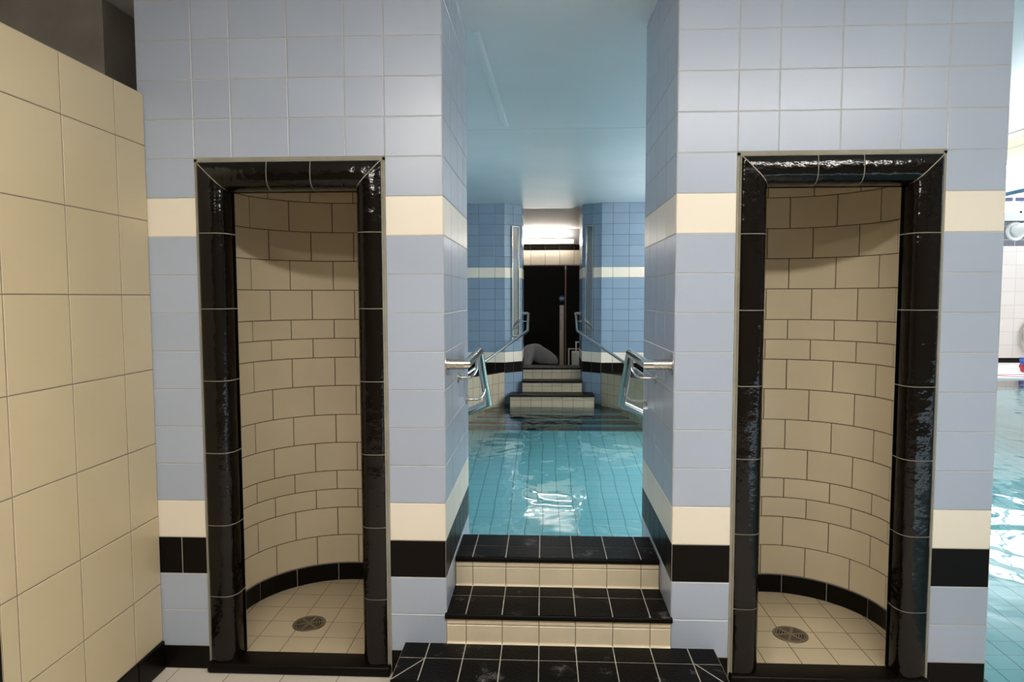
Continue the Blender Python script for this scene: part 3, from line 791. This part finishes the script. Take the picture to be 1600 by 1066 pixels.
skin_obj('trousers', [(.13, Y0, .30), (.10, Y0-.11, .27), (-.22, Y0-.16, .09), (.14, Y0-.15, .06), (.10, Y0+.11, .27), (-.22, Y0+.16, .09), (.14, Y0+.15, .06)],
         [(0, 1), (1, 2), (2, 3), (0, 4), (4, 5), (5, 6)], [.17, .13, .10, .07, .13, .10, .07], 'trouser', body)
skin_obj('hair', [(-.42, Y0, .60), (-.50, Y0, .58), (-.55, Y0, .53)], [(0, 1), (1, 2)], [.075, .085, .06], 'hair', body)
# five fingers a side, flat on the floor
for sy, hx in ((-1, -.44), (1, -.48)):
    V = []; E_ = []; R_ = []
    base = Vector((hx, Y0+sy*.18, .045)); V.append(base); R_.append(.022)
    for k, (off, ln) in enumerate(((-.034, .055), (-.018, .075), (0, .082), (.017, .076), (.033, .058))):
        i = len(V); V += [base+Vector((-.02, off*.7, -.012)), base+Vector((-.02-ln*.6, off, -.016)), base+Vector((-.02-ln, off*1.1, -.032))]
        R_ += [.010, .009, .007]; E_ += [(0, i), (i, i+1), (i+1, i+2)]
    skin_obj('hand', [tuple(v) for v in V], E_, R_, 'skin', body, sub=1)

# white walking frame at the right of the doors
t = thing('walking_frame', 'white tubular frame with a pale panel at the right edge of the doorway', 'frame')
b = MB()
fx, fyy = .41, 8.9
b.tube([(fx, fyy, 0), (fx, fyy, .63), (.80, fyy, .63), (.80, fyy, 0)], .013, 'white', 12)
b.tube([(.55, fyy+.35, 0), (.55, fyy+.35, .72), (.85, fyy+.35, .72), (.85, fyy+.35, 0)], .013, 'white', 12)
b.build('tube_frame', t)
b = MB(); b.box((.47, fyy+.03, .10), (.78, fyy+.30, .57), 'white', bev=.01); b.build('panel', t)
b = MB(); b.tube([(fx, fyy, .3), (.55, fyy+.35, .3)], .010, 'white', 10); b.build('side_bar', t)
b = MB(); b.tube([(.80, fyy, .3), (.85, fyy+.35, .3)], .010, 'white', 10); b.build('side_bar', t)
root_to(t, (.62, 9.0, 0))

# ------------------------------------------------------------------ bright hall on the right
YH = 13.2
b = MB()
b.box((2.12, YH, 0), (14, YH+.15, .11), 'black'); b.box((2.12, YH, .11), (14, YH+.15, 2.62), 'white_tile')
b.box((2.12, YH, 2.62), (14, YH+.15, 3.17), 'navy_tile'); b.box((2.12, YH-.12, 3.17), (14, YH+.15, 3.34), 'grey_paint')
b.box((2.12, YH, 4.75), (14, YH+.15, 4.95), 'white_paint')
b.build('wall_hall', kind='structure')
b = MB(); b.box((14, -4.7, -.5), (14.15, 13.35, 3.0), 'white_side_tile'); b.box((14, -4.7, 3.0), (14.15, 0, 4.7), 'white_side_tile'); b.box((14, -4.7, 4.7), (14.15, 13.35, 4.95), 'white_paint'); b.build('wall_hall_right', kind='structure')
b = MB(); b.box((3.77, -4.7, 4.95), (14.15, 13.35, 5.1), 'white_paint'); b.build('ceiling_hall', kind='structure')
b = MB(); b.box((3.77, -4.7, CEIL+.15), (3.90, 13.35, 4.95), 'white_paint'); b.build('wall_clerestory', kind='structure')
b = MB(); b.box((2.12, 10.33, -.2), (14, YH, 0), 'deck'); b.box((2.12, 10.30, -.06), (14, 10.33, .0), 'white'); b.build('floor_deck', kind='structure')
b = MB(); b.box((3.77, -4.7, 2.50), (3.97, 13.2, CEIL+.15), 'beam'); b.box((3.765, -4.7, 2.775), (3.772, 13.2, 2.815), 'cream')
b.box((3.765, -4.7, 2.70), (3.769, 13.2, 2.705), 'grout'); b.build('trim_5', kind='structure')
b = MB(); b.box((3.79, -4.7, 2.36), (3.94, 13.2, 2.435), 'beam_blue'); b.box((3.82, -4.7, 2.435), (3.94, 13.2, 2.50), 'beam'); b.build('trim_6', kind='structure')
t = thing('strip_light', 'long white strip light under the beige beam at the right edge', 'lamp')
b = MB(); b.box((3.70, 2.7, 2.55), (3.768, 5.2, 2.60), 'white', bev=.006); b.build('lamp_body', t)
b = MB(); b.tube([(3.715, 2.72, 2.505), (3.715, 5.18, 2.505)], .034, 'lamp_cool', 14); b.build('tube', t)
root_to(t, (3.77, 3.95, 2.58))
# windows
def window_row(name, p, q, z0, z1, n):
    f = MB(); p = Vector((*p, 0)); q = Vector((*q, 0)); d = (q-p); L = d.length; d.normalize(); nn = Vector((d.y, -d.x, 0))
    def bar(s0, s1, a, c):
        V = []
        for zz in (a, c):
            for dd in (-.03, .03):
                for ss in (s0, s1): V.append(p+d*ss+nn*dd+Vector((0, 0, zz)))
        f.poly(V, [(0, 2, 3, 1), (4, 5, 7, 6), (0, 1, 5, 4), (2, 6, 7, 3), (0, 4, 6, 2), (1, 3, 7, 5)], 'white')
    for k in range(n+1): bar(max(0, L*k/n-.03), min(L, L*k/n+.03), z0, z1)
    bar(0, L, z0, z0+.06); bar(0, L, z1-.06, z1)
    f.build(name, kind='structure')
window_row('window_1', (2.2, YH+.07), (14, YH+.07), 3.34, 4.75, 7)
window_row('window_2', (14.07, 13.2), (14.07, 0), 3.0, 4.7, 8)
# blue labels in a row under the window head
b = MB()
for k in range(14): b.box((9.9+.27*k, YH-.045, 3.59), (9.9+.27*k+.22, YH-.03, 3.69), 'dash')
b.box((8.2, YH-.05, 3.60), (15.6-1.6, YH-.046, 3.606), 'white')
b.build('trim_7', kind='structure')

# round white fitting on the navy band
t = thing('wall_projector', 'round white fitting with a tapered arm on the navy tile band far right', 'wall fitting')
c = Vector((10.50, YH, 2.95))
b = MB(); b.disc(c, (0, -1, 0), .215, .03, 'white', 40, .19); b.build('backplate', t)
b = MB(); b.tube([c+Vector((0, -.03, 0)), c+Vector((.05, -.18, .05)), c+Vector((.16, -.38, .14))], [.15, .12, .07], 'white', 24); b.build('cone', t)
b = MB(); b.tube([c+Vector((.16, -.38, .14)), c+Vector((.26, -.42, .20)), c+Vector((.40, -.42, .24))], [.06, .055, .05], 'brushed', 18); b.build('arm', t)
root_to(t, c)
# hoop of hose
b = MB(); hc = Vector((11.05, YH-.08, .58))
b.tube([hc+Vector((.32*math.cos(a), .02*math.sin(3*a), .42*math.sin(a))) for a in [2*PI*i/40 for i in range(40)]], .022, 'brushed', 10, closed=True)
b.tube([hc+Vector((.35*math.cos(a), .03+.02*math.sin(2*a), .45*math.sin(a))) for a in [2*PI*i/40 for i in range(40)]], .018, 'brushed', 10, closed=True)
b.build('hose_loop', label='grey hose hung in a loop on the white wall at the right edge', cat='hose', loc=(hc.x, hc.y, hc.z-.42))
# blue base with red castors at the pool edge
t = thing('trolley', 'blue trolley base with red castor standing on the far white deck', 'trolley')
tx, ty = 9.42, 11.2
b = MB(); b.box((tx-.04, ty-.05, .16), (tx+.95, ty+.03, .25), 'blue_plastic', bev=.02); b.box((tx+.4, ty-.05, .16), (tx+.48, ty+.7, .24), 'blue_plastic', bev=.02); b.build('base_bar', t)
b = MB(); b.tube([(tx+.5, ty, .24), (tx+.5, ty, 1.0), (tx+.8, ty, 1.1)], .025, 'white', 12); b.build('mast', t)
for dx, dy in ((.03, 0), (.88, 0), (.44, .64)):
    b = MB(); p = Vector((tx+dx, ty+dy, .06)); b.disc(p+Vector((0, -.02, 0)), (0, 1, 0), .06, .04, 'red_plastic', 20); b.box((p.x-.025, p.y-.03, .09), (p.x+.025, p.y+.03, .17), 'red_plastic', bev=.006); b.build('castor', t, label='red castor')
root_to(t, (tx+.45, ty, 0))
b = MB(); rp = []
for i in range(30):
    a = PI/2+PI*i/29; rp.append((8.9+.35*math.cos(a), 10.55+.17*math.sin(a)+0, .012))
rp = [(10.6, 10.75, .012)]+rp+[(10.6, 10.40, .012)]
b.tube(rp, .006, 'red_plastic', 8); b.build('pool_rope', label='thin red rope lying in a loop along the far pool edge', cat='rope', loc=(9.0, 10.6, 0))

# ------------------------------------------------------------------ lamps of the front room, added fill tubes over the pool
def ceiling_lamp(label, cx, cy, z, lx, ly, m='lamp_front'):
    t = thing('ceiling_lamp', label, 'lamp')
    b = MB(); b.box((cx-lx/2-.02, cy-ly/2-.02, z), (cx+lx/2+.02, cy+ly/2+.02, CEIL), 'white', bev=.005); b.build('lamp_body', t)
    b = MB(); b.box((cx-lx/2, cy-ly/2, z-.03), (cx+lx/2, cy+ly/2, z-.001), m, bev=.008); b.build('diffuser', t)
    root_to(t, (cx, cy, CEIL))
ceiling_lamp('lit rectangular ceiling lamp behind the camera, left of the steps', -.95, -2.66, 2.62, .45, .26)
ceiling_lamp('unseen long fill light added in the front room, over the steps', .65, -1.95, 2.74, 3.2, .14, 'fill_long')  # added out of view to brighten the upper and right wall
def fill_tube(label, x, y0, y1):  # out-of-view tubes added to brighten the pool ceiling and far walls
    t = thing('pool_fill_tube', label, 'lamp')
    for yy in (y0+.3, y1-.3):
        b = MB(); b.tube([(x, yy, 2.50), (x, yy, CEIL)], .008, 'white', 10); b.build('hanger', t)
    b = MB(); b.tube([(x, y0, 2.47), (x, y1, 2.47)], .035, 'fill_pool', 14); b.build('tube', t)
    root_to(t, (x, (y0+y1)/2, CEIL))
fill_tube('unseen fill tube added over the pool to the right of the passage', 2.45, 3.3, 6.4)
fill_tube('unseen fill tube added over the pool to the left of the passage', -2.4, 2.8, 3.8)

# ------------------------------------------------------------------ daylight
w = bpy.data.worlds.new('daylight'); sc.world = w; w.use_nodes = True
bg = w.node_tree.nodes['Background']; bg.inputs['Color'].default_value = (.80, .90, 1, 1); bg.inputs['Strength'].default_value = 1.7
def area(name, loc, rot, sx, sy, energy, col):
    l = bpy.data.lights.new(name, 'AREA'); l.shape = 'RECTANGLE'; l.size = sx; l.size_y = sy; l.energy = energy; l.color = col
    o = bpy.data.objects.new(name, l); COL.objects.link(o); o.location = loc; o.rotation_euler = rot; return o
area('window_daylight', (8.2, YH+.25, 4.05), (math.radians(-90), 0, 0), 11.5, 1.4, 220, (.86, .94, 1))
area('side_window_daylight', (14.3, 6.6, 3.85), (0, math.radians(90), 0), 1.7, 13, 330, (.86, .94, 1))

# ------------------------------------------------------------------ camera
cam = bpy.data.cameras.new('camera'); co = bpy.data.objects.new('camera', cam); COL.objects.link(co)
cam.sensor_fit = 'HORIZONTAL'; cam.sensor_width = 36; cam.lens = 36*1061.3/1600; cam.clip_start = .05; cam.clip_end = 100
co.location = (0, -2.614, 1.5104); co.rotation_euler = tuple(math.radians(a) for a in (86.2816, .1244, 2.7406))
sc.camera = co
sc.view_settings.view_transform = 'Standard'; sc.view_settings.look = 'None'; sc.view_settings.gamma = 1; sc.view_settings.use_curve_mapping = False
sc.view_settings.exposure = 1.15
